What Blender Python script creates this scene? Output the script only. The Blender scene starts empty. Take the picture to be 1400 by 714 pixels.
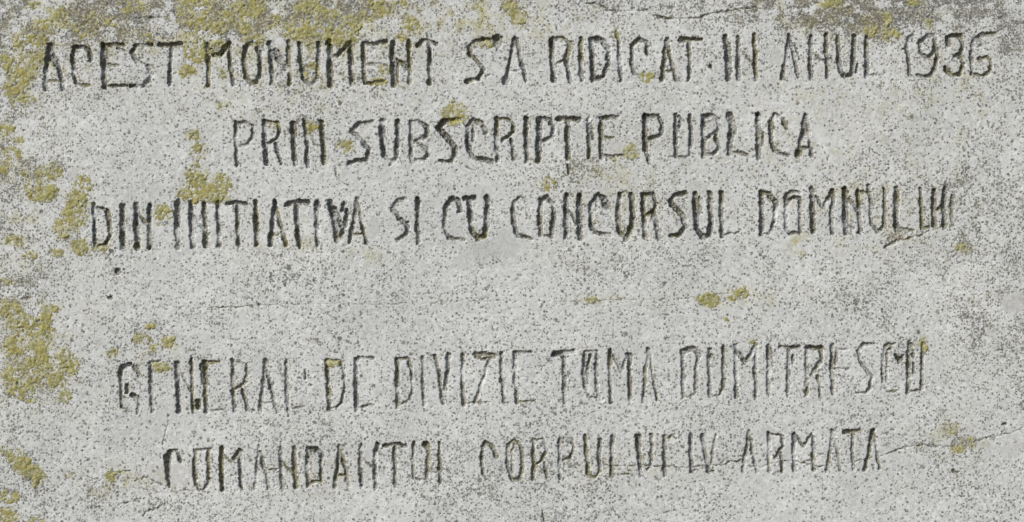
import bpy, math, random
import numpy as np
from mathutils import Vector

# ------------------------------------------------------------------ camera, sky, sun, exposure
S = bpy.context.scene
COL = S.collection
U = 0.001                       # one unit of the layout = 1 mm of stone
W0, H0 = 1400.0, 714.0          # the stretch of stone in view, in mm
CZ = 1.30                       # height of the middle of the inscription above the ground

cam_d = bpy.data.cameras.new('camera')
cam = bpy.data.objects.new('camera', cam_d)
COL.objects.link(cam)
CAM_DIST = 2.6
cam.location = (0.0, -CAM_DIST, CZ)
cam.rotation_euler = (math.radians(90), 0, 0)
cam_d.sensor_width = 36.0
cam_d.lens = 36.0 * CAM_DIST / 1.4006
cam_d.clip_start = 0.05
cam_d.clip_end = 200.0
S.camera = cam

SUN_DIR = Vector((-0.60, -0.55, 0.58)).normalized()      # from the stone towards the sun
elev = math.asin(SUN_DIR.z)
azim = math.atan2(SUN_DIR.x, SUN_DIR.y)
world = bpy.data.worlds.new('World')
S.world = world
world.use_nodes = True
wn = world.node_tree.nodes
wl = world.node_tree.links
wn.clear()
wo = wn.new('ShaderNodeOutputWorld')
bg = wn.new('ShaderNodeBackground')
sky = wn.new('ShaderNodeTexSky')
sky.sky_type = 'NISHITA'
sky.sun_disc = False
sky.sun_elevation = elev
sky.sun_rotation = azim
sky.air_density = 1.0
sky.dust_density = 2.5
bg.inputs['Strength'].default_value = 0.13
wl.new(sky.outputs[0], bg.inputs[0])
wl.new(bg.outputs[0], wo.inputs[0])

sd = bpy.data.lights.new('sun', 'SUN')
sd.energy = 3.2
sd.angle = math.radians(0.6)
sd.color = (1.0, 0.99, 0.975)
sun = bpy.data.objects.new('sun', sd)
COL.objects.link(sun)
sun.location = SUN_DIR * 10
sun.rotation_euler = SUN_DIR.to_track_quat('Z', 'Y').to_euler()

S.view_settings.view_transform = 'Standard'
S.view_settings.look = 'None'
S.view_settings.exposure = 0.04
S.view_settings.gamma = 1.0
S.view_settings.use_curve_mapping = False

# ------------------------------------------------------------------ the grid of the dressed stone face
MX, MY = 24, 18
nx, ny = int(W0) + 2 * MX + 1, int(H0) + 2 * MY + 1
gx = np.arange(nx, dtype=np.float32) - MX
gy = np.arange(ny, dtype=np.float32) - MY
X, Y = np.meshgrid(gx, gy)                # Y runs downwards
fx = np.fft.rfftfreq(nx)[None, :]
fy = np.fft.fftfreq(ny)[:, None]


def gn(sig, seed, sy=None):
    """smooth random relief, mean 0, deviation 1, grain size sig"""
    r = np.random.default_rng(seed).standard_normal((ny, nx))
    sy = sy or sig
    k = np.exp(-2 * (math.pi ** 2) * ((sig * fx) ** 2 + (sy * fy) ** 2))
    o = np.fft.irfft2(np.fft.rfft2(r) * k, s=(ny, nx))
    return (o / o.std()).astype(np.float32)


def sstep(a, b, v):
    t = np.clip((v - a) / (b - a), 0, 1)
    return t * t * (3 - 2 * t)


n07, n1, n15, n2, n3, n6, n12, n30, n90 = (gn(s, i + 11) for i, s in enumerate((0.7, 1.0, 1.5, 2.2, 3.2, 6, 12, 30, 90)))
n1b, n2b, n4b, n8b, n20b = (gn(s, i + 51) for i, s in enumerate((1.0, 2.0, 4.0, 8.0, 20.0)))

# ------------------------------------------------------------------ the carving
# frames: origin of a rubbing of the stone at four times size; strokes are polylines x,y[,width] in it.
# a stroke may start with flags: wN width, dN depth factor, gN extra green growth
FR = {'A': (0, 0), 'B': (350, 0), 'C': (700, 0), 'D': (1050, 0), 'F': (300, 140), 'G': (550, 140), 'H': (850, 140),
      'I': (100, 240), 'J': (400, 240), 'K': (700, 240), 'M': (1000, 240), 'N': (120, 450), 'O': (420, 450),
      'P': (720, 450), 'Q': (1000, 450), 'R': (200, 535), 'S': (500, 535), 'T': (800, 535), 'V': (1050, 535), 'Z': (0, 535), 'Y': (0, 350)}
KF = 3.989
LINES = [
 ('topmost line', 1.05, [
  ('ACEST', [
   ('A', 'A', 'w30 272,252 262,325 | w20 258,320 250,400 242,488 | w24 283,300 305,345 | w20 308,330 325,405 345,488 | w12 d.5 g1 258,440 335,445'),
   ('C', 'A', 'w18 495,325,20 488,275 450,252 405,262 393,310 400,400 412,452 | w12 d.5 g.6 412,452 450,468 490,462'),
   ('E', 'A', 'w24 562,250 568,475 | w18 560,248 600,244 672,242 | w16 578,270 582,330 | w14 640,262 675,276 | w14 d.7 585,352 645,356 | w14 568,468 690,466'),
   ('S', 'A', 'w18 825,243 740,250 718,288 735,328 800,365 822,402 802,450 770,467 715,470'),
   ('T', 'A', 'w20 868,245 925,247 988,238 | w19 932,245 928,350 925,462')]),
  ('MONUMENT', [
   ('M', 'A', 'w20 g1 1130,240 1135,350 1136,465 | w16 g1 1138,262 1170,300 1200,296 | w22 1205,290 1250,235 | w18 1250,240 1256,350 1268,468'),
   ('O', 'A', 'w19 1345,250 1328,330 1340,425 1368,457 1400,450 1418,405 1414,300 1400,245 1370,234 1345,250'),
   ('N', 'B', 'w20 80,240 84,350 90,462 | w30 78,240 120,310 168,376 | w18 g.9 175,228 178,350 182,460'),
   ('U', 'B', 'w19 240,235 242,330 258,430 298,462 332,438 341,350 341,235'),
   ('M', 'B', 'w24 402,232 403,350 408,465 | w14 d.7 415,305 450,300 | w18 450,300 500,242 | w22 512,235 518,350 524,462'),
   ('E', 'B', 'w18 585,235 588,350 592,452 | w18 585,235 640,238 715,228 | w12 d.5 605,352 680,350 | w15 g.9 608,455 700,446'),
   ('N', 'B', 'w24 745,230 745,350 752,465 | w14 768,330 772,445 | w18 765,325 800,350 835,380 | w19 g.4 833,228 838,350 836,455'),
   ('T', 'B', 'w20 882,250 915,218 985,240 | w22 943,230 948,350 945,455')]),
  ('S’A', [
   ('S', 'B', 'w20 1275,222 1245,215 1195,226 1158,265 1168,300 1215,340 1242,380 1215,430 1150,445'),
   ('’', 'B', 'w46 1316,215,46 1326,292,8 | w24 1300,200,16 1318,235,40'),
   ('A', 'C', 'w16 15,205 -5,300 -25,400 -34,438,34 | w17 25,215 40,300 78,440 | w10 d.4 -8,388 55,385')]),
  ('RIDICAT', [
   ('R', 'C', 'w22 216,215 220,330 228,442 | w18 g.3 225,212 275,203 316,228 314,272 290,318 | w13 d.8 290,318 235,360 | w18 292,322 305,380 316,445'),
   ('I', 'C', 'w20 g1 375,210 374,330 | w19 372,330 382,435'),
   ('D', 'C', 'w22 434,215 436,330 442,438 | w24 435,214 490,216 520,262 | w20 520,262 526,345 500,410 445,432'),
   ('I', 'C', 'w15 g.6 568,172 585,240 | w17 585,235 584,320 594,435'),
   ('C', 'C', 'w18 738,290 734,232 690,210 656,250 653,345 668,402 | w12 d.5 668,402 720,418'),
   ('A', 'C', 'w17 845,210 832,320 818,438 | w16 850,215 868,335 894,432 | w12 d.6 832,385 880,384'),
   ('T', 'C', 'w22 922,216,28 970,214 1040,212,14 | w16 963,222 970,330 968,435')]),
  ('IN', [
   ('·', 'C', 'w20 d.9 1082,360 1086,364'),
   ('I', 'C', 'w26 1165,205 1176,300 1178,428 | w16 1180,230 1192,320 1190,425'),
   ('N', 'C', 'w19 1235,202 1233,320 1237,430 | w10 d.55 1248,272 1290,318 1330,366 | w18 g.4 1322,195 1328,320 1332,435')]),
  ('ANUL', [
   ('A', 'D', 'w16 116,190 96,320 78,426 | w17 118,198 142,300 166,422 | w11 150,250 174,320'),
   ('N', 'D', 'w19 234,200 230,320 237,428 | w12 d.7 242,285 285,320 322,340 | w12 d.6 320,325 345,320 | w18 318,190 322,320 324,424'),
   ('U', 'D', 'w20 382,200 384,320 398,395 425,415 455,405 466,330 468,200'),
   ('L', 'D', 'w20 538,205 540,320 540,415 | w9 d.4 548,408 632,404 | w14 490,350 480,395')]),
  ('1936', [
   ('1', 'D', 'w17 795,188 768,205 757,265 766,300 774,415 785,415 | w12 740,265 765,262 | w12 795,188 790,215'),
   ('9', 'D', 'w18 912,190 865,197 832,235 836,288 868,314 900,292 918,240 908,195 | w18 915,240 926,310 914,372 880,414 820,414'),
   ('3', 'D', 'w18 985,240,26 980,208 1010,190 1050,198 1066,248 1050,292 1020,306 | w16 g.6 1045,300 1066,350 1048,402 1010,412 975,375,24'),
   ('6', 'D', 'w18 1232,186 1160,192 1122,222 1112,300 1116,398 | w15 g.5 1150,322 1198,308 1216,340 1212,388 1180,412 1132,405')]),
 ]),
 ('second line', 1.15, [
  ('PRIN', [
   ('P', 'F', 'w15 88,112 88,220 95,340 | w14 92,116 140,110 178,130 178,190 140,232 100,238'),
   ('R', 'F', 'w19 245,104 246,220 256,335 | w15 g.5 250,106 315,112 326,150 312,195 262,228 | w15 305,230 318,280 340,334'),
   ('I', 'F', 'w20 397,110 404,220 412,338 | w12 415,120 418,190'),
   ('N', 'F', 'w18 466,105 478,200 480,345 | w10 d.5 g1 490,150 520,235 555,240 | w20 g.6 558,105 565,220 572,328')]),
  ('SUBSCRIPTIE', [
   ('S', 'F', 'w18 832,110 755,118 722,158 780,216 815,260 802,310 745,318 706,334'),
   ('U', 'F', 'w20 890,104,28 886,200 898,290 | w18 898,290 932,333 962,300 972,220 975,100'),
   ('B', 'F', 'w17 1044,105 1044,210 1047,322 | w18 1046,106 1090,104 1133,130 1130,180 1062,218 | w16 1070,214 1125,248 1137,285 1118,312 1050,324'),
   ('S', 'F', 'w23 1302,98 1222,104 1195,142 1238,190 1286,240 1284,290 1262,322,16 1200,318,12'),
   ('C', 'G', 'w20 452,162 430,112 388,96 358,132 354,220 376,290,18 410,306,18 482,320,22 | w14 385,130 384,210'),
   ('R', 'G', 'w19 514,88 514,200 518,318 | w13 518,90 570,90 604,120 | w17 604,120 606,160 545,208 | w15 592,200 600,250 605,312'),
   ('I', 'G', 'w20 676,88 674,200 680,322'),
   ('P', 'G', 'w24 747,90 745,200 742,318 | w16 752,90 800,92 826,130 814,190 770,212'),
   ('T', 'G', 'w22 852,88 900,88 966,95 | w19 902,100 900,200 908,305'),
   ('I', 'G', 'w17 1016,85 1016,200 1022,300 | w13 1030,110 1040,200'),
   ('E', 'G', 'w18 1084,90 1084,200 1087,302 | w18 1080,90 1110,82 1178,82 | w11 d.7 1092,190 1150,190 | w12 d.8 1095,292 1210,290')]),
  ('PUBLICA', [
   ('P', 'H', 'w22 128,76 128,180 130,260 | w16 130,255 150,325 | w18 126,75 200,74 222,115 214,175 150,202'),
   ('U', 'H', 'w17 294,66 296,180 298,296 | w11 d.6 300,298 345,298 370,285 | w15 370,285 380,180 374,70 | w11 310,70 322,95 314,140'),
   ('B', 'H', 'w20 444,75 446,180 450,292 | w22 446,78 490,70 526,98 | w15 526,98 524,150 455,208 | w13 455,208 | w17 515,180 530,248 505,280 | w13 505,280 455,286'),
   ('L', 'H', 'w24 590,72,30 602,120 594,190 590,275 | w14 590,280 630,268 692,292 | w12 608,90 625,150 605,205'),
   ('I', 'H', 'w20 745,65 745,180 748,298 | w12 755,140 775,185 765,232'),
   ('C', 'H', 'w17 900,145 880,88 840,66 812,110 818,215 836,262 | w13 836,262 860,274 912,292 | w10 825,100 835,140'),
   ('A', 'H', 'w16 1002,66 990,150 968,240 | w30 966,275 966,285 | w16 1008,72 1022,170 1036,292 | w30 1002,120,14 992,200,30 | w14 970,246 1030,248')]),
 ]),
 ('third line', 1.1, [
  ('DIN', [
   ('D', 'I', 'w15 110,155 114,270 120,388 | w12 125,180 150,180 182,192 | w18 g.4 182,192 200,255 202,325 178,372 | w12 g.8 178,372 130,392'),
   ('I', 'I', 'w22 264,165 268,280 270,398'),
   ('N', 'I', 'w22 342,165 344,280 352,396 | w15 g.6 350,205 412,280 | w20 414,165 412,280 418,395')]),
  ('INITIATIVA', [
   ('I', 'I', 'w24 570,145 566,280 570,392'),
   ('N', 'I', 'w19 640,150 644,270 650,388 | w16 650,215 710,300 | w19 g.4 712,155 716,270 722,385'),
   ('I', 'I', 'w18 790,150 792,270 794,388'),
   ('T', 'I', 'w18 838,158 890,146 942,155 | w17 892,165 896,270 902,382'),
   ('I', 'I', 'w19 g.5 995,145 996,240 1002,378'),
   ('A', 'I', 'w20 1100,145 1090,250 1074,378 | w17 g.7 1106,180 1130,265 1162,382 | w10 d.6 g.9 1085,322 1140,320'),
   ('T', 'I', 'w22 1164,158 1220,146 1276,150 | w20 g.4 1215,158 1220,270 1232,382'),
   ('I', 'I', 'w26 1330,150 1333,165 | w18 1328,160 1328,270 1333,376'),
   ('V', 'J', 'w22 200,140 222,230 244,352 | w24 225,180 262,275 | w18 298,195 285,270 262,345 | w17 280,150 272,190'),
   ('A', 'J', 'w17 350,135 332,250 311,366 | w14 354,150 372,240 402,368 | w11 d.6 330,322 385,320')]),
  ('SI', [
   ('S', 'J', 'w17 622,132 570,138 543,180 582,236 630,280 618,325 570,352 | w13 600,262 630,255'),
   ('I', 'J', 'w22 683,128 683,185 | w17 683,185 682,270 685,366')]),
  ('CU', [
   ('C', 'J', 'w19 914,192 902,138 868,128 836,170 828,260 832,300 852,340,14 935,352,12'),
   ('U', 'J', 'w21 958,128 968,200 974,295 1008,344 1046,332 1058,280 1060,190 1060,120 | w20 940,125 995,122')]),
  ('CONCURSUL', [
   ('C', 'K', 'w18 96,178,12 76,138 40,120 8,150 6,240 24,325 60,334,13 105,342,13'),
   ('O', 'K', 'w19 190,118 160,130 152,220 156,324 | w12 156,324 215,332 | w18 215,332 228,230 222,150 190,118'),
   ('N', 'K', 'w19 298,105 293,220 296,338 | w12 d.8 310,190 355,260 | w24 368,110 368,220 372,342'),
   ('C', 'K', 'w19 515,160,36 500,122 468,106 436,150 430,240 436,296 462,312,14 535,325,18 | w12 462,130 458,190'),
   ('O', 'K', 'w20 g.3 588,104 576,200 584,305 622,348 648,300 658,200 650,104 | w11 d.35 g.8 600,95 620,84 640,94'),
   ('R', 'K', 'w20 g.3 715,105 718,220 724,338 | w18 712,102 768,106 792,150 | w14 g.4 792,150 775,192 735,218 | w22 772,205 790,280 802,342'),
   ('S', 'K', 'w19 948,100 890,106 862,145 885,172 930,218 947,278 912,325 860,328,12'),
   ('U', 'K', 'w21 1000,98 1005,200 1008,285 1042,336 1074,328 1088,270 1082,180 1080,95 | w12 1025,120 1026,205'),
   ('L', 'K', 'w18 1145,95 1142,220 1150,330 | w10 d.6 1160,322 1240,314')]),
  ('DOMNULUI', [
   ('D', 'M', 'w20 166,90 166,210 166,325 | w18 168,92 200,96 248,148 236,240 218,300 | w11 d.7 218,312 170,322'),
   ('O', 'M', 'w18 302,110 298,210 300,298 318,318,12 372,310,12 | w17 376,308 378,220 374,125 | w12 300,105 330,88 372,92 | w16 312,130 345,118 374,130'),
   ('M', 'M', 'w20 440,72 442,200 448,310 | w13 458,115 500,172 | w15 500,172 555,80 | w16 558,82 548,200 548,315'),
   ('N', 'M', 'w24 622,75 620,200 626,312 | w13 d.8 630,270 665,285 | w13 d.8 640,130 700,210 | w18 g.3 690,88 698,200 702,312 | w12 g.4 690,86 748,92'),
   ('U', 'M', 'w16 750,50 760,150 764,265 800,308,13 834,280,15 | w15 g.3 834,280 838,180 835,72'),
   ('L', 'M', 'w20 905,72 897,200 902,300 | w12 d.6 915,288 995,300'),
   ('U', 'M', 'w15 g.6 1034,72 1038,180 1042,288 | w12 d.8 1042,290 1085,285 | w19 g.3 1108,80 1106,180 1112,280'),
   ('I', 'M', 'w18 1166,65 1160,170 1164,280 | w14 d.8 1120,200 1162,150 | w15 d.55 g.4 1208,110 1203,200 1206,270')]),
 ]),
 ('fourth line', 0.74, [
  ('GENERAL', [
   ('G', 'N', 'w20 285,262 266,220 230,192 | w24 230,192 182,212 174,250 | w18 175,260 180,340 184,425 | w12 d.7 184,425 240,462 | w20 213,310 215,342 | w24 242,362 252,366 | w15 275,370 272,462'),
   ('E', 'N', 'w19 340,185 343,310 348,455 | w18 d.8 332,192 385,178'),
   ('N', 'N', 'w22 485,185 488,310 494,455 | w16 g.4 564,165 566,300 572,462 | w12 d.7 495,215 565,345'),
   ('E', 'N', 'w26 638,185 640,300 | w20 640,300 646,455 | w14 618,195 622,290 | w24 600,395 602,430 | w15 g.5 650,186 715,180 | w11 d.6 650,448 740,440'),
   ('R', 'N', 'w20 788,172 792,310 797,450 | w9 d.4 800,178 850,184 | w17 862,195 872,250 850,300 805,325 | w17 845,328 862,400 875,440 905,446'),
   ('A', 'N', 'w26 970,172 968,180 | w18 968,180 955,300 940,442 | w20 975,230 1000,325 | w16 1000,325 1032,458 | w10 d.7 950,402 1010,400'),
   ('L', 'N', 'w19 1083,172 1085,310 1090,442 | w11 d.5 1125,436 1185,422'),
   ('’', 'N', 'w12 1188,225 1186,272')]),
  ('DE', [
   ('D', 'O', 'w20 g.3 108,170 116,300 121,442 | w14 g.6 114,172 170,172 | w14 175,175 198,215 204,330 190,400 160,425 | w9 d.5 160,425 130,434'),
   ('E', 'O', 'w21 267,165 266,300 268,442 | w14 268,163 300,155 362,156 | w8 d.4 278,292 322,288 | w12 280,430 325,416 362,412')]),
  ('DIVIZIE', [
   ('D', 'O', 'w21 490,165 492,300 494,428 | w13 490,162 548,158 | w16 555,165 568,215 574,330 560,382 | w12 560,382 500,418'),
   ('I', 'O', 'w18 630,150 632,280 637,412'),
   ('V', 'O', 'w19 g.4 695,145 720,240 740,405 | w30 770,145 768,150 | w19 770,150 766,230 752,335'),
   ('I', 'O', 'w18 848,140 846,280 854,414'),
   ('Z', 'O', 'w18 910,138 960,132 1018,144 | w16 915,152 960,162 1018,156 | w17 990,170 960,270 912,400 | w10 d.7 885,402 1005,400'),
   ('I', 'O', 'w17 1058,130 1062,270 1072,400 | w13 1068,398 1095,408'),
   ('E', 'O', 'w21 1134,130 1132,270 1144,398 | w13 1130,128 1225,126 | w8 d.4 1152,262 1198,260 | w10 d.7 1150,396 1235,390')]),
  ('TOMA', [
   ('T', 'P', 'w26 152,138,32 200,128 262,120,20 | w20 204,150 204,280 207,402'),
   ('O', 'P', 'w19 318,128 312,220 316,310 340,368,12 385,380,12 | w16 350,145 332,200 332,310 | w15 320,124 385,124 | w19 382,140 380,230 382,340 | w15 382,340 405,390 | w16 420,382 412,392'),
   ('M', 'P', 'w22 g.5 458,120 456,200 | w18 456,200 456,300 460,405 | w13 475,150 517,232 545,150 | w32 558,145 562,152 | w20 562,160 564,280 566,388'),
   ('A', 'P', 'w16 666,112 650,220 635,398 | w14 670,130 690,270 714,388')]),
  ('DUMITRESCU', [
   ('D', 'P', 'w18 850,130 852,250 855,374 | w24 848,130 885,108 915,110 945,145 | w19 938,150 924,210 926,345 | w10 d.7 920,355 880,370'),
   ('U', 'P', 'w28 1002,120 1000,150 | w18 996,150 996,270 1002,368 | w8 d.4 1006,368 1050,362 | w17 g.5 1076,95 1075,200 1074,320 | w12 1074,320 1050,362'),
   ('M', 'P', 'w17 1140,88 1140,230 1146,374 | w23 1142,120 1165,145 1192,182 | w17 g.3 1195,180 1225,125 1252,85 | w17 1252,90 1248,230 1252,372'),
   ('I', 'P', 'w19 1320,90 1320,230 1320,362 | w11 1332,100 1342,205'),
   ('T', 'Q', 'w16 260,98 310,102 372,98 | w17 312,110 309,230 309,362 | w16 335,145 336,185'),
   ('R', 'Q', 'w18 412,95 410,230 411,362 | w22 414,102 490,104 | w18 490,104 490,170 438,250 | w13 470,255 480,310 485,375'),
   ('E', 'Q', 'w19 550,90 550,230 553,356 | w18 576,120 572,188 | w12 550,98 580,108 635,115 | w11 d.7 562,215 645,215 | w10 d.5 575,250 600,262'),
   ('S', 'Q', 'w16 782,86 722,80 692,120 700,170 730,215 768,262 762,315 735,345,11 690,348,9'),
   ('C', 'Q', 'w16 888,78 840,90 826,160 826,290 | w9 d.6 826,290 855,342 912,336 | w13 875,95 848,120 846,290 | w26 898,140,14 915,172,32 935,150,14'),
   ('U', 'Q', 'w20 970,70 966,200 968,345 | w15 978,80 995,150 | w13 996,190 992,240 | w17 g.6 1046,80 1044,140 | w17 1044,140 1042,240 1038,325 | w11 1035,335 970,336')]),
 ]),
 ('bottom line', 0.80, [
  ('COMANDANTUL', [
   ('C', 'R', 'w30 128,330,22 114,355,32 114,440,24 124,520,16 | w14 130,325 165,325 188,385,18'),
   ('O', 'R', 'w18 g.3 265,330 262,420 268,500 285,538,12 315,535,12 340,490 | w18 g.6 340,490 338,410 332,330 | w13 265,322 350,318'),
   ('M', 'R', 'w22 g.6 408,308 408,420 413,535 | w12 g.3 425,350 460,385 | w22 480,365 515,322 | w18 514,325 512,430 520,532'),
   ('A', 'R', 'w14 612,300 600,420 590,532 | w18 618,330 645,430 668,525 | w12 660,520 690,545'),
   ('N', 'R', 'w20 733,308 734,420 742,532 | w11 660,432 730,424 | w14 g.4 745,390 800,445 | w21 g.7 808,305 808,420 816,528'),
   ('D', 'R', 'w19 882,310 876,420 882,518 | w26 895,314 935,322 955,348 | w16 g.4 955,350 952,430 952,490 | w13 g.3 952,490 885,497'),
   ('A', 'R', 'w19 g.3 1055,298 1044,420 1026,522 | w16 g.5 1060,320 1086,420 1102,518 | w12 g.7 1045,458 1092,460'),
   ('N', 'R', 'w19 1170,295 1168,410 1174,522 | w13 d.7 1180,365 1240,420 | w24 1262,292 1255,320 | w18 1248,310 1246,410 1250,528'),
   ('T', 'S', 'w20 105,298 150,290 218,296 | w19 160,305 156,410 164,515'),
   ('U', 'S', 'w17 263,280 258,380 262,470 | w12 268,475 295,482 | w32 328,292,36 340,320,20 | w19 342,310 338,400 334,478'),
   ('L', 'S', 'w17 402,280 404,390 406,495')]),
  ('CORPULUI', [
   ('C', 'S', 'w16 712,358,22 690,295 652,278 636,310 634,400 638,450 | w11 638,450 660,482'),
   ('O', 'S', 'w17 812,268 780,290 772,340 775,415 800,482 835,488 855,420 852,320 835,280 812,268 | w15 812,290 796,340 800,450'),
   ('R', 'S', 'w17 914,268 914,380 913,485 | w14 915,266 970,264 988,320 | w14 g.4 988,320 960,375 920,412 | w15 g.3 975,390 990,478'),
   ('P', 'S', 'w16 1060,265 1056,380 1058,478 | w13 1062,262 1120,260 | w15 g.3 1122,262 1136,315 1115,370 | w11 g.5 1115,370 1078,380'),
   ('U', 'S', 'w19 g.7 1195,242 1204,350 1212,452 | w13 g.7 1212,455 1250,470 1275,435 | w20 1275,430 1272,350 1278,260'),
   ('L', 'S', 'w20 1346,252 1342,350 1345,465 | w9 d.5 1355,458 1445,455'),
   ('U', 'T', 'w22 292,248,28 292,350 306,465 | w15 362,240 362,330 358,410 | w11 358,410 340,430'),
   ('I', 'T', 'w20 436,250 434,350 436,460 | w14 436,262 490,238')]),
  ('IV', [
   ('I', 'T', 'w20 575,240 576,340 580,438 | w12 585,432 600,432'),
   ('V', 'T', 'w20 640,242 655,340 678,445 | w14 712,240 700,320 685,405 | w14 665,440 700,442')]),
  ('ARMATA', [
   ('A', 'T', 'w18 892,222 878,340 862,442 | w18 902,260 920,350 938,445'),
   ('R', 'T', 'w18 1003,232 1002,340 1005,438 | w12 1005,236 1068,236 | w15 1072,240 1078,300 1040,362 | w16 1068,340 1078,440'),
   ('M', 'T', 'w18 1139,234 1138,340 1142,438 | w17 1148,246 1192,298 | w13 1192,298 1240,232 | w17 1246,250 1246,340 1250,430'),
   ('A', 'T', 'w17 1352,215 1340,320 1321,435 | w17 1358,245 1376,330 1394,432'),
   ('T', 'V', 'w17 422,222,24 460,220 502,214 | w16 464,222 462,330 466,432'),
   ('A', 'V', 'w19 574,212,22 556,320 530,428 | w14 582,235 592,330 612,428')]),
 ]),
]

NTH = ['first', 'second', 'third', 'fourth', 'fifth', 'sixth', 'seventh']
depth = np.zeros((ny, nx), np.float32)       # how far the chisel went in, mm
lid = np.zeros((ny, nx), np.int32)           # which cut owns the spot
growth = np.zeros((ny, nx), np.float32)      # green growth inside cuts
grime_shade = np.zeros((ny, nx), np.float32)  # dark tone inside cuts: dirt plus painted shade
WX = X + 0.38 * n2 + 0.30 * n3 + 0.40 * n1
WY = Y + 0.38 * n2b + 0.30 * n4b + 0.40 * n1b
wear = np.clip(1.0 + 0.20 * n6 + 0.16 * n3, 0.5, 1.5)


def cut(pts, dfac, g, gr, ident, prof=2.4, dr=1.0):
    for (xa, ya, wa), (xb, yb, wb) in zip(pts[:-1], pts[1:]):
        m = max(wa, wb) / 2 + 4
        i0 = max(int(min(xa, xb) - m) + MX, 0)
        i1 = min(int(max(xa, xb) + m) + MX + 2, nx)
        j0 = max(int(min(ya, yb) - m) + MY, 0)
        j1 = min(int(max(ya, yb) + m) + MY + 2, ny)
        if i1 <= i0 or j1 <= j0:
            continue
        sl = (slice(j0, j1), slice(i0, i1))
        px, py = WX[sl] - xa, WY[sl] - ya
        dx, dy = xb - xa, yb - ya
        t = np.clip((px * dx + py * dy) / max(dx * dx + dy * dy, 1e-6), 0, 1)
        r = (wa + (wb - wa) * t) / 2
        q = np.sqrt((px - t * dx) ** 2 + (py - t * dy) ** 2) / r
        h = np.minimum(dr * r, 4.6) * dfac * np.clip(1 - np.clip(q, 0, 1) ** prof, 0, 1) * wear[sl]
        new = h > depth[sl]
        depth[sl] = np.where(new, h, depth[sl])
        lid[sl] = np.where(new & (h > 0.25), ident, lid[sl])
        growth[sl] = np.where(new, np.maximum(growth[sl], g), growth[sl])
        grime_shade[sl] = np.where(new, gr, grime_shade[sl])


def parse(fr, txt):
    ox, oy = FR[fr]
    for st in txt.split('|'):
        w, d, g, pts = 18.0, 1.0, 0.0, []
        for tk in st.split():
            if tk[0] == 'w':
                w = float(tk[1:])
            elif tk[0] == 'd' :
                d = float(tk[1:])
            elif tk[0] == 'g':
                g = float(tk[1:])
            else:
                v = [float(c) for c in tk.split(',')]
                pts.append((ox + v[0] / KF, oy + v[1] / KF, (v[2] if len(v) > 2 else w) / KF))
        if len(pts) > 1:
            yield pts, d, g


WSCALE = 1.44
PARTS = {}            # ident -> (name, label, parent word index)
WORDS = []
ident = 0
for lname, gr, words_ in LINES:
    for wi, (word, letters) in enumerate(words_):
        WORDS.append((word, 'cut word %s in the %s of the inscription' % (word, lname)))
        for ch, fr, txt in letters:
            ident += 1
            nm = {'’': 'carved_mark', '·': 'carved_dot'}.get(ch, 'carved_letter')
            lb = {'’': 'wedge shaped apostrophe cut', '·': 'round dot cut before the word'}.get(ch, ('cut numeral %s' if ch.isdigit() else 'cut letter %s') % ch + ' of ' + word)
            PARTS[ident] = (nm, lb, len(WORDS) - 1)
            for pts, d, g in parse(fr, txt):
                pts = [(a, b, c * (WSCALE * (1.08 if 1.08 < gr else 1.0) if gr > .9 else 1.34)) for a, b, c in pts]
                wide = max(p[2] for p in pts) > 22 * 1.34 / KF
                cut(pts, d * (1.15 if wide else 1.0), g, gr * (1.45 if wide and gr < .9 else 1.0), ident, dr=1.12 if gr > .9 else 1.0)  # wide cuts in the lower lines get extra painted shade

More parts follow.
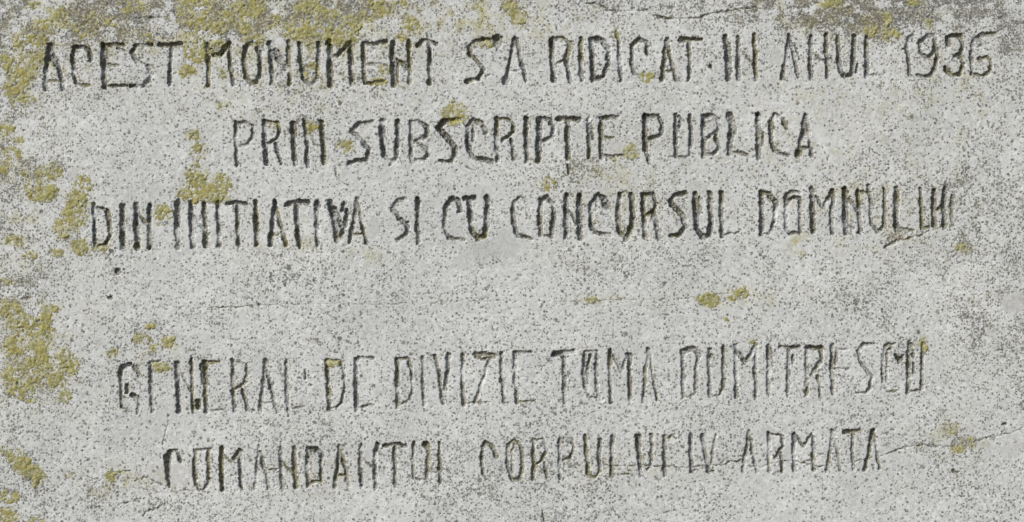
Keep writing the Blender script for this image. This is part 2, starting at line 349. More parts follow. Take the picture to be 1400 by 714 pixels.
# cracks and pits of the stone
CRACKS = [
 ('crack', 'fine wavy crack above the top line of text', 'C', 'w9 d.9 395,15 450,18 490,30 525,55 640,62 690,50 745,60 795,88,14 870,102,12 940,100 1000,95,14 1100,75 1180,60 1260,48 1330,42 1390,46'),
 ('crack', 'short crack over the first word', 'A', 'w9 d.8 600,40 650,45 690,75 722,102 790,90 880,96,13'),
 ('crack', 'level hairline crack across the middle of the stone', 'Y', 'w5 d.7 900,268 960,280 1100,282 1220,278,9 1290,282,9 1400,272 1700,262 2100,264 2500,250 2900,246 3100,250 3200,245 3400,240 3600,242 3745,236 3900,210 4080,195'),
 ('crack', 'hairline crack crossing the second and third words of the bottom line', 'T', 'w8 d.8 100,405 250,408 380,408 450,414 560,418 640,410 700,406 760,402 790,385 860,378'),
 ('crack', 'hairline crack crossing the feet of the last word', 'T', 'w8 d.9 860,410 960,412 1020,395 1080,382 1150,380 1200,392 1280,412 1360,402 1430,395 1500,378 1570,362'),
 ('crack', 'open end of the long crack past the last word', 'T', 'w8 d.9 1608,350 1680,335,11 1760,300,11 1800,296 1900,298 1990,300'),
 ('crack', 'faint crack climbing to the edge past the brown green lichen', 'T', 'w8 d.8 2100,280 2180,262 2250,245 2330,225 2395,195'),
 ('crack', 'broken crack beside the first word of the bottom line', 'Z', 'w8 d.8 360,430 400,455 430,468 480,470 540,486 600,452 650,440 712,432 | w10 d.8 730,490 800,470 850,500 900,520 | w8 d.9 850,556 900,558 985,545 1060,542 | w9 d.8 640,620 690,612 760,590 | w12 d.9 775,680 810,655 860,640 910,605'),
 ('scratch', 'slanting scratch under the first word of the fourth line', 'N', 'w7 d.9 438,500 425,550 405,628'),
 ('crack', 'chipped crack under the last word of the third line', 'M', 'w12 d1 840,388 900,360 985,335 | w8 d.8 985,335 1050,320 1130,290'),
 ('scratch', 'short upright scratch at the lower edge of view', 'S', 'w11 d1 968,680 978,712 | w8 d1 966,660 968,690'),
 ('pit', 'deep round pit under the first word of the third line', 'I', 'w38 d.8 245,520 247,524'),
 ('pit', 'small round pit between third line and middle crack', 'I', 'w20 d.8 1278,472 1280,474'),
 ('pit', 'small oval pit near the deep round pit', 'I', 'w22 d.8 198,668 208,666'),
 ('pit', 'small pit beside the middle hairline crack', 'I', 'w18 d.6 1012,698 1014,700'),
 ('pit', 'comma shaped mark under the letter T', 'G', 'w16 d1 902,345 915,365 912,390'),
 ('pit', 'curved mark under the letter S of the second line', 'F', 'w11 d.8 g.5 632,360 640,400 660,435 700,450'),
 ('pit', 'small pit below the bottom line crack', 'V', 'w24 d.8 1010,436 1030,446'),
 ('pit', 'upper one of two small pits near the far crack end', 'V', 'w20 d.8 1290,178 1300,180'),
 ('pit', 'oval pit above the yellow patch of the lower edge', 'Y', 'w17 d.45 125,232 165,228'),
]
for nm, lb, fr, txt in CRACKS:
    ident += 1
    PARTS[ident] = (nm, lb, None)
    for pts, d, g in parse(fr, txt):
        # cracks wander
        if nm == 'crack':
            q = []
            rr = random.Random(ident)
            for (xa, ya, wa), (xb, yb, wb) in zip(pts[:-1], pts[1:]):
                wa, wb = wa * 1.25, wb * 1.25
                k = max(1, int(math.hypot(xb - xa, yb - ya) / 5))
                for t in range(k):
                    f = t / k
                    q.append((xa + (xb - xa) * f + rr.uniform(-.6, .6), ya + (yb - ya) * f + rr.uniform(-.9, .9), (wa + (wb - wa) * f) * rr.uniform(.55, 1.35)))
            q.append(pts[-1])
            for a_, b_ in zip(q[:-1], q[1:]):
                cut([a_, b_], d * rr.uniform(.55, 1.2), g, .95, ident, dr=1.1)  # dark tone paints shade over sunlit crack walls
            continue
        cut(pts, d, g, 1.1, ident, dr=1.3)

# ------------------------------------------------------------------ weathering maps (stains with a shape of their own)


def blob(cx, cy, rx, ry, k=1.0):
    return k * np.exp(-(((X - cx) / rx) ** 2 + ((Y - cy) / ry) ** 2))


dens = 0.50 + 0.07 * n30 + 0.07 * n12 + 0.05 * n4b
for b in [(0, 300, 90, 500, .30), (60, 20, 260, 45, .42), (330, 5, 300, 34, .40), (600, 0, 250, 26, .25), (1150, 8, 120, 32, 1.7), (430, 18, 110, 26, .35), (1290, 8, 90, 22, .5), (860, 8, 60, 14, .25),
          (1340, 30, 110, 50, .22), (1400, 300, 110, 420, .16), (1310, 265, 50, 60, .45), (1195, 228, 60, 30, .22), (1330, 340, 60, 30, .35),
          (60, 330, 90, 40, .35), (120, 665, 170, 35, .16), (210, 675, 60, 25, .35), (1350, 520, 110, 80, .16), (1315, 600, 34, 16, .55),
          (850, 290, 60, 28, .30), (1180, 300, 50, 35, .28), (140, 480, 60, 40, .30), (200, 445, 30, 12, .3), (420, 640, 60, 30, .15),
          (760, 640, 70, 14, .25), (1360, 690, 70, 40, .25), (120, 20, 50, 30, .3), (820, 235, 26, 16, .25), (470, 100, 160, 60, .14),
          (700, 620, 300, 60, .10), (1250, 460, 120, 40, .05)]:
    dens += blob(*b)
for b in [(1100, 170, 120, 60, -.12), (560, 400, 300, 50, -.06), (1010, 440, 200, 40, -.05), (700, 130, 200, 20, -.03)]:
    dens += blob(*b)
mot = np.clip(1.1 + 0.35 * n8b + 0.40 * n3 + 0.30 * n20b, 0.05, 2.2)
dens = np.clip(0.38 + (dens - 0.38) * np.where(dens > 0.38, mot * 0.9, 1.0), 0.05, 1.7)

patch = np.zeros_like(dens)                  # smooth bare grey patches without flecks
for cx, cy, rx, ry in [(663, 262, 22, 16), (655, 345, 42, 14), (690, 335, 26, 20), (640, 352, 20, 14), (1135, 188, 10, 10), (1384, 610, 34, 22), (1384, 416, 20, 20),
                       (1048, 588, 8, 12), (112, 217, 8, 7), (208, 259, 14, 8), (960, 253, 16, 9), (947, 275, 10, 30), (925, 118, 8, 6), (820, 60, 0.1, .1),
                       (618, 312, 16, 20), (840, 205, 14, 10), (510, 310, 8, 12), (135, 468, 10, 10), (936, 37, 9, 6), (1258, 105, 0.1, .1), (1060, 75, 14, 14),
                       (1384, 660, 0.1, .1), (97, 240, 8, 8), (1075, 620, 12, 14), (240, 650, 22, 14), (500, 625, 10, 14), (880, 378, 9, 7), (1213, 190, 7, 6)]:
    v = 1 - np.sqrt(((X - cx) / rx) ** 2 + ((Y - cy) / ry) ** 2) + 0.22 * n6 + 0.16 * n3 + 0.12 * n15
    patch = np.maximum(patch, .8 * sstep(-.05, 0.5, v))

stain = np.zeros_like(dens)                  # thin yellow-green bloom in the stone's skin
for b in [(60, 60, 70, 60, .55), (330, 40, 260, 50, .55), (20, 260, 60, 120, .35), (40, 480, 80, 80, .45), (1150, 14, 120, 34, .75), (300, 14, 260, 26, .4), (1330, 400, 60, 120, .12),
          (1180, 300, 90, 60, .35), (850, 290, 60, 40, .40), (830, 235, 40, 16, .4), (505, 350, 30, 14, .3), (1310, 600, 40, 22, .6), (160, 660, 80, 20, .4),
          (1000, 408, 80, 14, .4), (420, 120, 200, 50, .25), (390, 330, 60, 30, .35), (750, 252, 12, 12, .8), (700, 30, 160, 30, .4), (1100, 200, 260, 90, .18),
          (860, 640, 90, 20, .3), (420, 650, 60, 20, .3), (1095, 335, 14, 20, .7), (150, 340, 60, 16, .3), (790, 345, 50, 16, .15), (205, 480, 40, 20, .35),
          (1310, 115, 60, 60, .25), (1160, 120, 100, 40, .12), (825, 410, 40, 6, .5)]:
    stain += blob(*b)
stain = np.clip(stain * np.clip(0.55 + 0.45 * n6 + 0.35 * n3, 0, 1.6), 0, 1)
rust = np.clip(blob(1233, 325, 13, 5, 1.1) + blob(240, 674, 20, 3, .8) + blob(1190, 42, 14, 12, .8) + blob(1170, 15, 40, 8, .45) + blob(440, 676, 22, 3, .5) +
               blob(205, 447, 6, 4, .6) + blob(493, 174, 9, 4, .5) + blob(70, 423, 8, 4, .6) + blob(925, 270, 12, 8, .35), 0, 1) * np.clip(.8 + .4 * n3, 0, 1)

# ------------------------------------------------------------------ where the yellow lichens grow
LICHEN = [
 ('broad olive yellow lichen beside the first letter of the top line', [(42, 60, 19, 15), (37, 85, 13, 17), (28, 104, 16, 13), (18, 122, 14, 9), (50, 50, 12, 8)]),
 ('small oval yellow lichen below the broad one beside the first letter', [(30, 137, 13, 7)]),
 ('small brown yellow lichen on the far edge beside the first word', [(7, 83, 8, 9)]),
 ('thin broken lichen at the top corner over the first word', [(80, 20, 12, 9, .75), (88, 32, 8, 7, .6), (62, 34, 13, 9, .6), (45, 8, 12, 5, .6), (55, 28, 8, 7, .5)]),
 ('thin lichen speckle above the letter E of the first word', [(113, 40, 15, 12, .65), (128, 24, 13, 8, .7), (150, 30, 13, 7, .55)]),
 ('small lichen touching the top edge over the first word', [(178, 7, 20, 8, .75)]),
 ('small round faint lichen over the letter T of the first word', [(200, 52, 9, 6, .6)]),
 ('large mustard yellow lichen at the top between the first two words', [(268, 8, 22, 12), (264, 27, 17, 9), (292, 34, 19, 9), (310, 24, 10, 9, .8), (250, 18, 8, 8, .6)]),
 ('yellow lichen covering the first letter of the second word', [(262, 59, 15, 11, .85), (268, 76, 14, 9, .95), (288, 66, 9, 9, .75), (300, 62, 8, 6, .6), (257, 98, 11, 9, .65), (304, 100, 7, 7, .5)]),
 ('lichen at the top edge over the letter O of the second word', [(340, 12, 20, 12, .95), (335, 38, 14, 9, .8), (345, 54, 13, 8, .65)]),
 ('round bright yellow lichen over the letters N and U of the second word', [(410, 40, 17, 14, 1.05), (432, 30, 8, 8, .6)]),
 ('faint lichen between two bright ones over the second word', [(372, 30, 13, 8, .7)]),
 ('brownish lichen touching the top edge over the letter U', [(424, 10, 20, 9, .8), (450, 22, 12, 9, .6)]),
 ('wide yellow lichen resting on the top of the second letter M', [(465, 48, 21, 11, 1.0), (478, 32, 14, 9, .8), (445, 46, 9, 8, .7)]),
 ('lichen by the top edge over the second letter E', [(520, 12, 17, 11, .75), (500, 22, 10, 8, .6), (548, 6, 10, 6, .7)]),
 ('round lichen over the letter N near the end of the second word', [(562, 34, 12, 9, .85), (548, 52, 9, 6, .65)]),
 ('thin lichen inside the letter U of the second word', [(425, 100, 9, 11, .6), (424, 62, 10, 6, .5)]),
 ('thin lichen in the foot of the letter E of the second word', [(525, 97, 8, 8, .6), (515, 112, 12, 5, .65)]),
 ('small lichen below the second word of the top line', [(304, 144, 8, 6, .7)]),
 ('small faint lichen beside the edge above the letter S', [(655, 9, 10, 7, .75), (662, 30, 7, 10, .5)]),
 ('yellow lichen at the top edge over the apostrophe', [(697, 8, 9, 9, .75), (708, 22, 11, 11, .75)]),
 ('small lichen lying in the letter S before the apostrophe', [(665, 60, 9, 6, .65)]),
 ('yellow lichen mound resting on the second letter S of the second line', [(621, 155, 14, 12, .95)]),
 ('tiny round lichen on the foot of the letter C in the top line', [(885, 105, 9, 6, .85)]),
 ('small lichen on the head of the letter I in the top line', [(842, 46, 5, 7, .7)]),
 ('bright yellow lichen at the top edge of the dark weathered band', [(1136, 3, 15, 7, 1.0)]),
 ('brown and yellow lichen over the letter L before the date', [(1190, 42, 9, 9, .8), (1203, 38, 10, 8, .8), (1220, 48, 11, 8, .85), (1213, 25, 8, 8, .5)]),
 ('small brown lichen at the top edge above the date', [(1248, 2, 9, 5, .85)]),
 ('small dim lichen between dark flecks above the figure nine', [(1268, 33, 6, 8, .65)]),
 ('small yellow lichen at the foot of the letter E of the second line', [(863, 207, 9, 9, .85), (838, 216, 8, 4, .6)]),
 ('faint pale lichen over the letter O of the third line', [(752, 252, 10, 9, .6)]),
 ('small round lichen near the far edge past the third line', [(1316, 340, 10, 6, .75)]),
 ('lichen tuft at the edge level with the second line', [(5, 180, 11, 11, .85), (26, 192, 7, 5, .6)]),
 ('small compact lichen at the edge under the tuft', [(14, 210, 11, 7, .9)]),
 ('round lichen at the very edge under the compact one', [(3, 229, 8, 9, .85)]),
 ('yellow lichen in three lobes between edge and third line', [(40, 240, 11, 9, .8), (68, 236, 13, 10, .9), (57, 263, 16, 11, 1.0), (36, 252, 7, 7, .6)]),
 ('long slanting yellow lichen beside the first letter of the third line', [(112, 254, 11, 11, .9), (107, 272, 13, 12, 1.0), (101, 298, 13, 13, 1.05), (80, 308, 9, 8, .7), (84, 320, 9, 9, .7)]),
 ('small yellow lichen under the first letter of the third line', [(108, 338, 11, 8, .85), (134, 340, 12, 4, .6)]),
 ('thin broken lichen at the edge below the third line', [(76, 346, 9, 5, .65), (20, 330, 14, 8, .5), (40, 348, 12, 5, .5)]),
 ('upper of two small lichens stacked above the square yellow one', [(262, 184, 9, 7, .7)]),
 ('lower of two small lichens stacked above the square yellow one', [(271, 205, 10, 9, .85)]),
 ('large square yellow lichen resting on the letters of the second long word', [(266, 226, 7, 6, .7), (268, 245, 14, 13, 1.05), (283, 262, 27, 11, 1.1), (301, 251, 10, 10, 1.0), (252, 266, 8, 8, .7)]),
 ('small yellow lichen between the first two words of the third line', [(219, 294, 11, 10, .95)]),
 ('round pale lichen before the letter S of the second line', [(473, 200, 10, 7, .85)]),
 ('small lichen inside the letter N of the second line', [(427, 172, 7, 6, .8)]),
 ('small lichen inside the letter R of the second line', [(374, 172, 8, 4, .65)]),
 ('large yellow lichen in two arms by the edge above the fourth line', [(10, 424, 15, 11, .95), (27, 441, 14, 10, .95), (54, 450, 15, 12, 1.0), (62, 436, 9, 8, .9)]),
 ('round mustard lichen at the edge inside the bend of the large one', [(20, 473, 12, 13, 1.1)]),
 ('largest yellow lichen by the edge level with the fourth line', [(53, 478, 11, 12, .95), (54, 497, 16, 15, 1.1), (42, 520, 17, 12, 1.0), (88, 488, 13, 11, .85), (96, 503, 9, 9, .85), (75, 520, 14, 12, .8), (88, 542, 9, 9, .65), (72, 500, 9, 8, .8)]),
 ('yellow lichen at the edge below the round mustard one', [(18, 512, 14, 14, .9), (28, 537, 15, 8, .9), (42, 546, 8, 5, .7)]),
 ('small brown lichen above the largest yellow one', [(70, 423, 9, 5, .75)]),
 ('small round pale lichen between the edge lichens and the fourth line', [(193, 464, 9, 8, .8)]),
 ('small bright lichen wedge above the first letters of the fourth line', [(230, 469, 9, 7, 1.0), (218, 471, 7, 3, .6)]),
 ('small brown lichen above the bright wedge over the fourth line', [(206, 446, 7, 4, .6)]),
 ('small lichen in the letter E of the fourth line', [(220, 503, 10, 6, .8)]),
 ('faint lichen just over the first letter of the fourth line', [(205, 478, 7, 5, .6), (152, 482, 7, 6, .45)]),
 ('thin lichen at the edge under the third line dark flecks', [(8, 385, 10, 4, .7), (25, 388, 6, 4, .6)]),
 ('long diagonal mustard lichen by the edge at the bottom line', [(8, 615, 9, 5, .8), (20, 624, 11, 8, 1.0), (30, 635, 11, 9, 1.1), (42, 646, 11, 9, 1.1), (51, 657, 9, 8, 1.05)]),
 ('lichen at the bottom edge corner below the diagonal one', [(8, 680, 11, 8, .75), (20, 680, 8, 7, .7), (10, 706, 13, 10, .85)]),
 ('small lichen at the bottom edge beside the corner one', [(50, 712, 9, 6, .8)]),
 ('thin lichen on the broken crack before the bottom line', [(150, 652, 8, 6, .8), (168, 645, 8, 3, .5), (93, 650, 6, 4, .5)]),
 ('small yellow lichen on the middle hairline crack, nearer the chip', [(975, 411, 13, 8, .9), (962, 408, 12, 4, .6)]),
 ('small bright lichen at the end of the middle hairline crack', [(1014, 401, 10, 7, .95), (1001, 408, 7, 4, .6)]),
 ('narrow lichen streak on the middle hairline crack', [(808, 411, 11, 4, .7)]),
 ('tiny dot of lichen under the middle hairline crack', [(993, 441, 5, 5, .65)]),
 ('brown green lichen past the end of the bottom line', [(1303, 586, 9, 7, .6), (1323, 605, 11, 7, .65), (1310, 613, 10, 6, .65)]),
 ('tiny lichen on the head of the letter D of the fourth line', [(455, 496, 9, 4, .8)]),
 ('tiny lichen on the head of the last letter of the fourth line', [(1263, 470, 5, 8, .7)]),
 ('tiny lichen inside the head of the letter M in the name', [(1030, 468, 5, 6, .65)]),
]
best = np.full((ny, nx), -9, np.float32)
owner = np.zeros((ny, nx), np.int32)
for k, (lb, bl) in enumerate(LICHEN):
    f = np.full((ny, nx), -9, np.float32)
    for b in bl:
        cx, cy, rx, ry = b[:4]
        s = b[4] if len(b) > 4 else 1.0
        v = np.minimum((1.0 - ((X - cx) / (rx * 1.2)) ** 2 - ((Y - cy) / (ry * 1.2)) ** 2) * 0.9, .62) - (1 - s) * 1.05
        f = np.maximum(f, v)
    w = f > best
    best[w] = f[w]
    owner[w] = k + 1
stain = np.clip(stain + 1.1 * sstep(-.8, .2, best) * np.clip(.65 + .35 * n2 + .35 * n15, 0, 1.3), 0, 1)
dens = np.clip(dens + 0.30 * sstep(-1.2, -.1, best), 0, 1.7)

# ------------------------------------------------------------------ relief of the dressed face
pitn = gn(1.05, 77)
pit = sstep(1.75 - 0.9 * (dens - 0.3), 2.6 - 0.6 * (dens - .3), pitn) * (1 - patch)
rough = (1 - 0.65 * patch)
relief = (0.040 * n1 + 0.050 * n2 + 0.06 * n6) * rough + 0.15 * n12 + 0.9 * n90 + 0.4 * n30 - 0.75 * pit
# the chip under the third line
relief -= 0.9 * sstep(0, .5, 1 - np.sqrt(((X - 1233) / 22) ** 2 + (((Y - 322) - (X - 1233) * -.33) / 7) ** 2) + .2 * n3)
soft = sstep(0.0, 1.2, depth)
hgt = relief - depth * (1 + 0.10 * n15 + 0.10 * n07) + soft * (0.10 * n1b + 0.14 * n15)
edge = np.minimum(np.minimum(X + MX, nx - 1 - MX - X), np.minimum(Y + MY, ny - 1 - MY - Y))
hgt = hgt * sstep(0, 9, edge)
gmask = sstep(0.12, 1.0, depth) * grime_shade * np.clip(0.92 + 0.22 * n3 + 0.22 * n6, 0, 1.25)  # dirt and painted shade, spread over groove walls and floor
growth_n = np.clip(sstep(0.15, 1.0, depth) * np.clip(growth * 1.1 + 0.20 + 0.26 * n12 + 0.15 * n3, 0, 1), 0, 1) * sstep(0, .3, grime_shade + growth)
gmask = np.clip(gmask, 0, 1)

# ------------------------------------------------------------------ materials


def nt(name):
    m = bpy.data.materials.new(name)
    m.use_nodes = True
    t = m.node_tree
    t.nodes.clear()
    out = t.nodes.new('ShaderNodeOutputMaterial')
    b = t.nodes.new('ShaderNodeBsdfPrincipled')
    t.links.new(b.outputs[0], out.inputs[0])
    return m, t, b


def node(t, kind, **kw):
    n = t.nodes.new(kind)
    for k, v in kw.items():
        setattr(n, k, v)
    return n


def math_(t, op, a, b=None, c=None, clamp=False):
    n = node(t, 'ShaderNodeMath', operation=op, use_clamp=clamp)
    for i, v in enumerate((a, b, c)):
        if v is None:
            continue
        if isinstance(v, (int, float)):
            n.inputs[i].default_value = v
        else:
            t.links.new(v, n.inputs[i])
    return n.outputs[0]


def mixc(t, f, a, b):
    n = node(t, 'ShaderNodeMix', data_type='RGBA')
    for s, v in ((n.inputs[0], f), (n.inputs[6], a), (n.inputs[7], b)):
        if isinstance(v, (int, float)):
            s.default_value = v
        elif isinstance(v, tuple):
            s.default_value = (*v, 1)
        else:
            t.links.new(v, s)
    return n.outputs[2]


def mrange(t, v, a, b, c=0.0, d=1.0):
    n = node(t, 'ShaderNodeMapRange', interpolation_type='SMOOTHSTEP')
    t.links.new(v, n.inputs[0])
    for i, x in enumerate((a, b, c, d)):
        if isinstance(x, (int, float)):
            n.inputs[i + 1].default_value = x
        else:
            t.links.new(x, n.inputs[i + 1])
    return n.outputs[0]


def attr(t, name):
    return node(t, 'ShaderNodeAttribute', attribute_name=name).outputs['Fac']


def noise(t, co, scale, detail=2.0, rough_=0.5):
    n = node(t, 'ShaderNodeTexNoise')
    n.inputs['Scale'].default_value = scale
    n.inputs['Detail'].default_value = detail
    n.inputs['Roughness'].default_value = rough_
    t.links.new(co, n.inputs['Vector'])
    return n


def vor(t, co, scale, rnd=1.0):
    n = node(t, 'ShaderNodeTexVoronoi', feature='F1')
    n.inputs['Scale'].default_value = scale
    n.inputs['Randomness'].default_value = rnd
    t.links.new(co, n.inputs['Vector'])
    return n


def sep(t, c):
    n = node(t, 'ShaderNodeSeparateColor')
    t.links.new(c, n.inputs[0])
    return n.outputs


def stone_material(name, masks):
    m, t, b = nt(name)
    geo = node(t, 'ShaderNodeTexCoord').outputs['Object']
    # crooked grain outlines
    nz = noise(t, geo, 420.0, 2.0)
    off = node(t, 'ShaderNodeVectorMath', operation='MULTIPLY_ADD')
    t.links.new(nz.outputs['Color'], off.inputs[0])
    off.inputs[1].default_value = (0.0022, 0.0022, 0.0022)
    t.links.new(geo, off.inputs[2])
    co = off.outputs[0]
    A = {k: attr(t, k) for k in ('dens', 'patch', 'stain', 'rust', 'grime_shade', 'growth', 'pit')} if masks else None
    big = noise(t, geo, 9.0, 4.0).outputs['Fac']
    mid = noise(t, geo, 60.0, 3.0).outputs['Fac']
    fine = noise(t, geo, 520.0, 2.0, .6).outputs['Fac']
    base = mixc(t, mrange(t, big, .3, .7), (0.520, 0.542, 0.522), (0.595, 0.612, 0.596))
    base = mixc(t, mrange(t, mid, .40, .68, 0, .6), base, (0.495, 0.508, 0.503))
    # feldspar and quartz grains: every cell its own grey
    g = vor(t, co, 300.0)
    gs = sep(t, g.outputs['Color'])
    base = mixc(t, mrange(t, gs[0], .35, 1.0, 0, .60), base, (0.40, 0.40, 0.385))
    base = mixc(t, mrange(t, gs[1], .72, .95, 0, .35), base, (0.74, 0.745, 0.72))
    base = mixc(t, mrange(t, fine, .55, .8, 0, .35), base, (0.33, 0.33, 0.315))
    # dark mica flecks, thicker where the stone is weathered
    density = A['dens'] if masks else 0.34
    flecks = None
    for sc, k, sz, lo in ((310.0, 0.34, .54, 0.0), (200.0, 0.34, .42, .0), (115.0, 0.12, .34, .0)):
        v = vor(t, co, sc)
        cs = sep(t, v.outputs['Color'])
        thr = math_(t, 'MULTIPLY', density, k)
        on = math_(t, 'LESS_THAN', cs[0], thr)
        rad = math_(t, 'MULTIPLY_ADD', cs[1], .30, sz - .12)
        spot = mrange(t, v.outputs['Distance'], rad, math_(t, 'MULTIPLY', rad, .55))
        f = math_(t, 'MULTIPLY', on, spot)
        f = math_(t, 'MULTIPLY', f, math_(t, 'MULTIPLY_ADD', cs[2], .45, .60, True))
        flecks = f if flecks is None else math_(t, 'MAXIMUM', flecks, f)
    nf = noise(t, geo, 400.0, 1.6, .5).outputs['Fac']
    nthr = math_(t, 'MULTIPLY_ADD', density, -.135, .690)
    nsp = mrange(t, nf, nthr, math_(t, 'ADD', nthr, .05), 0, .85)
    flecks = math_(t, 'MAXIMUM', flecks, nsp)
    if masks:
        keep = math_(t, 'SUBTRACT', 1.0, math_(t, 'MULTIPLY', A['patch'], .8))
        base = mixc(t, math_(t, 'MULTIPLY', A['patch'], .65), base, (0.44, 0.445, 0.437))
        flecks = math_(t, 'MULTIPLY', flecks, keep)
        st = math_(t, 'MULTIPLY', A['stain'], mrange(t, mid, .35, .62, .15, 1))
        base = mixc(t, math_(t, 'MULTIPLY', st, .80), base, (0.38, 0.36, 0.145))
        base = mixc(t, math_(t, 'MULTIPLY', A['rust'], .65), base, (0.30, 0.235, 0.145))
        haze_d = math_(t, 'MULTIPLY', mrange(t, A['dens'], .85, 1.8, 0, .60), mrange(t, fine, .42, .56, .15, 1.0))
        base = mixc(t, haze_d, base, (0.20, 0.185, 0.125))
    dark = mixc(t, mrange(t, mid, .4, .6), (0.085, 0.085, 0.082), (0.135, 0.13, 0.105))
    if masks:
        dark = mixc(t, math_(t, 'MULTIPLY', A['stain'], .8), dark, (0.125, 0.108, 0.055))
    col = mixc(t, math_(t, 'MULTIPLY', flecks, .92), base, dark)
    if masks:
        col = mixc(t, math_(t, 'MULTIPLY', A['pit'], .55), col, (0.13, 0.13, 0.115))
        col = mixc(t, math_(t, 'MULTIPLY', A['grime_shade'], mrange(t, fine, .38, .66, 1.0, .38)), col, (0.112, 0.112, 0.105))  # groove dirt, with shade painted in where the sun reaches
        col = mixc(t, math_(t, 'MULTIPLY', A['growth'], mrange(t, fine, .3, .7, .95, .35)), col, (0.165, 0.15, 0.055))
    t.links.new(col, b.inputs['Base Color'])
    b.inputs['Roughness'].default_value = 0.88
    b.inputs['Specular IOR Level'].default_value = 0.25
    bh = math_(t, 'ADD', math_(t, 'MULTIPLY', fine, 1.0), math_(t, 'MULTIPLY', gs[2], .35))
    bh = math_(t, 'SUBTRACT', bh, math_(t, 'MULTIPLY', flecks, .8))
    bp = node(t, 'ShaderNodeBump')
    bp.inputs['Strength'].default_value = 0.35
    bp.inputs['Distance'].default_value = 0.0004
    t.links.new(bh, bp.inputs['Height'])
    t.links.new(bp.outputs[0], b.inputs['Normal'])
    return m


def lichen_material():
    m, t, b = nt('lichen_crust')
    geo = node(t, 'ShaderNodeTexCoord').outputs['Object']
    th = attr(t, 'thick')
    a = noise(t, geo, 90.0, 3.0).outputs['Fac']
    f = noise(t, geo, 480.0, 3.0, .65).outputs['Fac']
    c = mixc(t, mrange(t, a, .35, .65), (0.30, 0.29, 0.115), (0.31, 0.275, 0.09))
    c = mixc(t, mrange(t, f, .48, .70, 0, .8), c, (0.43, 0.42, 0.25))
    c = mixc(t, mrange(t, f, .46, .30, 0, .85), c, (0.10, 0.095, 0.045))
    c = mixc(t, mrange(t, th, .65, .05, 0, .80), c, (0.36, 0.36, 0.26))
    ag = noise(t, geo, 36.0, 2.0).outputs['Fac']
    c = mixc(t, mrange(t, ag, .55, .70, 0, .5), c, (0.27, 0.21, 0.085))
    g3 = noise(t, geo, 55.0, 3.0, .6).outputs['Fac']
    c = mixc(t, mrange(t, g3, .52, .66, 0, .55), c, (0.37, 0.345, 0.115))
    c = mixc(t, mrange(t, g3, .47, .36, 0, .60), c, (0.20, 0.20, 0.085))
    vg = vor(t, geo, 420.0)
    vs = sep(t, vg.outputs['Color'])
    c = mixc(t, mrange(t, vs[0], .6, 1.0, 0, .40), c, (0.12, 0.115, 0.055))
    c = mixc(t, mrange(t, vs[1], .75, 1.0, 0, .40), c, (0.52, 0.51, 0.38))
    g2 = noise(t, geo, 150.0, 2.0).outputs['Fac']
    c = mixc(t, mrange(t, g2, .52, .72, 0, .45), c, (0.17, 0.17, 0.075))
    t.links.new(c, b.inputs['Base Color'])
    b.inputs['Roughness'].default_value = 0.95
    b.inputs['Specular IOR Level'].default_value = 0.1
    bp = node(t, 'ShaderNodeBump')
    bp.inputs['Strength'].default_value = 0.6
    bp.inputs['Distance'].default_value = 0.0006
    t.links.new(f, bp.inputs['Height'])
    t.links.new(bp.outputs[0], b.inputs['Normal'])
    return m


M_STONE = stone_material('speckled_stone', True)
M_BODY = stone_material('plain_speckled_stone', False)
M_LICHEN = lichen_material()

# ------------------------------------------------------------------ mesh building
PX = ((X - W0 / 2) * U).astype(np.float32)
PZ = ((H0 / 2 - Y) * U).astype(np.float32)
jx = (0.22 * np.random.default_rng(5).uniform(-1, 1, X.shape) * U).astype(np.float32) * (edge > 1)
jz = (0.22 * np.random.default_rng(6).uniform(-1, 1, X.shape) * U).astype(np.float32) * (edge > 1)
PX = PX + jx
PZ = PZ + jz
VI = np.arange(nx * ny, dtype=np.int32).reshape(ny, nx)
Q = np.stack([VI[1:, :-1], VI[1:, 1:], VI[:-1, 1:], VI[:-1, :-1]], -1)      # seen from the front, counter-clockwise


def mesh_from(name, co, quads, mat, attrs=None, parent=None, loc=(0, 0, 0)):
    """co (n,3) array, quads (m,4) of indices into it; unused points are dropped"""
    used, inv = np.unique(quads.ravel(), return_inverse=True)
    me = bpy.data.meshes.new(name)
    me.vertices.add(len(used))
    me.vertices.foreach_set('co', (co[used] - np.array(loc, np.float32)).astype(np.float32).ravel())
    me.loops.add(quads.size)
    me.loops.foreach_set('vertex_index', inv.astype(np.int32).ravel())
    me.polygons.add(len(quads))
    me.polygons.foreach_set('loop_start', np.arange(0, quads.size, 4, dtype=np.int32))
    me.update(calc_edges=True)
    me.polygons.foreach_set('use_smooth', np.ones(len(quads), bool))
    for k, v in (attrs or {}).items():
        a = me.attributes.new(k, 'FLOAT', 'POINT')
        a.data.foreach_set('value', v.ravel()[used].astype(np.float32))
    me.materials.append(mat)
    o = bpy.data.objects.new(name, me)
    COL.objects.link(o)
    if parent is not None:
        o.parent = parent
    o.location = loc
    return o


slab = bpy.data.objects.new('memorial_stone', None)
COL.objects.link(slab)
slab.location = (0, 0, CZ)
slab['label'] = 'weathered light grey speckled memorial stone with five lines of carved text'
slab['category'] = 'memorial stone'

co_face = np.stack([PX, (-hgt * U).astype(np.float32), PZ], -1).reshape(-1, 3)
AT = dict(dens=dens, patch=patch, stain=stain, rust=rust, grime_shade=gmask, growth=growth_n, pit=pit)

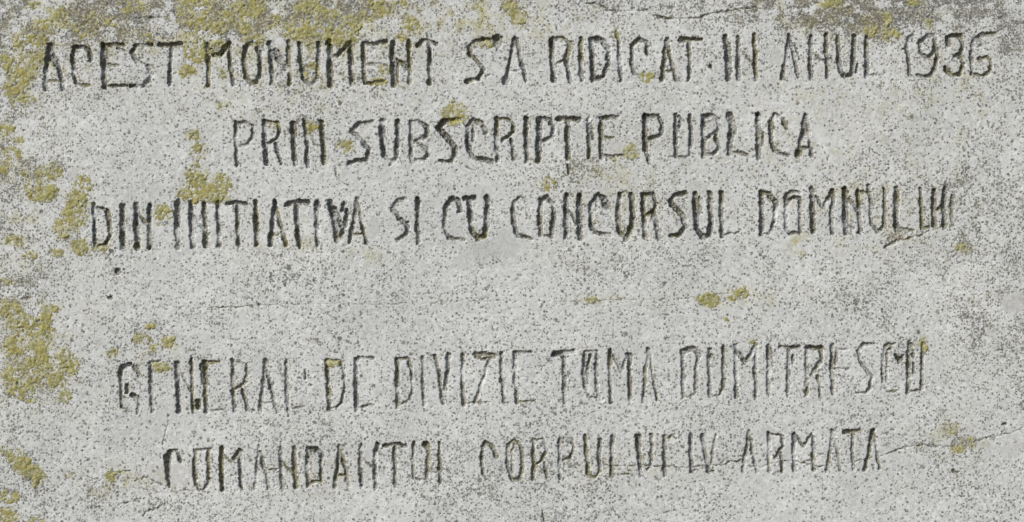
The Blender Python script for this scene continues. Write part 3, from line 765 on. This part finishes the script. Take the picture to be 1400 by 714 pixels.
ids4 = np.stack([lid[1:, :-1], lid[1:, 1:], lid[:-1, 1:], lid[:-1, :-1]], -1)
fid = np.where((ids4 > 0).sum(-1) >= 3, ids4.max(-1), 0)
flat = fid.ravel()
Qf = Q.reshape(-1, 4)
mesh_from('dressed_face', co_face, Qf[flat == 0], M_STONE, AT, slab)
word_obj = []
for word, lb in WORDS:
    e = bpy.data.objects.new('carved_number' if word.isdigit() else 'carved_word', None)
    COL.objects.link(e)
    e.parent = slab
    e['label'] = lb
    word_obj.append(e)
order = np.argsort(flat, kind='stable')
srt = flat[order]
for k, (nm, lb, wi) in PARTS.items():
    a, b_ = np.searchsorted(srt, k), np.searchsorted(srt, k + 1)
    if b_ - a < 4:
        continue
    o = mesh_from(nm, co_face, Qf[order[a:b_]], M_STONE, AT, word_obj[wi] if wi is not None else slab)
    o['label'] = lb

# the rest of the slab: margins of the face beyond the text, bevelled rim, sides and back
def slab_body():
    x0, x1, z0, z1 = -(W0 / 2 + MX) * U, (W0 / 2 + MX) * U, (-(H0 / 2) - MY) * U, (H0 / 2 + MY) * U
    X0, X1, Z0, Z1, T = x0 - .13, x1 + .13, z0 - .12, z1 + .12, 0.16
    bv = 0.012
    rings = [[(x0, 0, z0), (x1, 0, z0), (x1, 0, z1), (x0, 0, z1)],
             [(X0 + bv, 0, Z0 + bv), (X1 - bv, 0, Z0 + bv), (X1 - bv, 0, Z1 - bv), (X0 + bv, 0, Z1 - bv)],
             [(X0 + bv * .3, bv * .3, Z0 + bv * .3), (X1 - bv * .3, bv * .3, Z0 + bv * .3), (X1 - bv * .3, bv * .3, Z1 - bv * .3), (X0 + bv * .3, bv * .3, Z1 - bv * .3)],
             [(X0, bv, Z0), (X1, bv, Z0), (X1, bv, Z1), (X0, bv, Z1)],
             [(X0, T, Z0), (X1, T, Z0), (X1, T, Z1), (X0, T, Z1)]]
    v = [p for r in rings for p in r]
    f = []
    for r in range(len(rings) - 1):
        for i in range(4):
            a, b2 = r * 4 + i, r * 4 + (i + 1) % 4
            f.append((a + 4, b2 + 4, b2, a))
    k = (len(rings) - 1) * 4
    f.append((k + 3, k + 2, k + 1, k))
    me = bpy.data.meshes.new('slab_body')
    me.from_pydata(v, [], f)
    me.materials.append(M_BODY)
    o = bpy.data.objects.new('slab_body', me)
    COL.objects.link(o)
    o.parent = slab


slab_body()

# ------------------------------------------------------------------ crusty yellow lichen, every colony a thing of its own
lf = best + 0.20 * n4b + 0.16 * n2b + 0.30 * n15 + 0.26 * n07 + 0.0
lf = np.where(best < -1.1, -5, lf)
gran = 0.22 * gn(0.85, 91) + 0.40 * gn(1.7, 92) + 0.45 * gn(4.0, 93)
crust = np.clip(lf, -1.5, 0.6) * 0.80 + gran * sstep(-.1, .4, lf) * 0.55
top = hgt + 0.45 * sstep(0, 1.5, depth) * depth * 0.6 + crust       # sinks under the stone where the colony ends
co_l = np.stack([PX, (-top * U).astype(np.float32), PZ], -1).reshape(-1, 3)
l4 = np.stack([lf[1:, :-1], lf[1:, 1:], lf[:-1, 1:], lf[:-1, :-1]], -1).max(-1)
c4 = np.stack([crust[1:, :-1], crust[1:, 1:], crust[:-1, 1:], crust[:-1, :-1]], -1).max(-1)
o4 = owner[1:, 1:]
own = np.where((c4 > 0.0) & (l4 > -0.6), o4, 0).ravel()
order = np.argsort(own, kind='stable')
srt = own[order]
AL = dict(thick=np.clip(lf, 0, 1))
for k, (lb, bl) in enumerate(LICHEN):
    a, b_ = np.searchsorted(srt, k + 1), np.searchsorted(srt, k + 2)
    if b_ - a < 6:
        continue
    qs = Qf[order[a:b_]]
    cx = (np.mean([b[0] for b in bl]) - W0 / 2) * U
    cz = (H0 / 2 - np.mean([b[1] for b in bl])) * U
    o = mesh_from('lichen_patch', co_l, qs, M_LICHEN, AL, None, loc=(cx, 0.0, cz))
    o.location = (cx, 0.0, cz + CZ)
    o['label'] = lb
    o['category'] = 'lichen'
    o['group'] = 'yellow lichens growing on the slab'
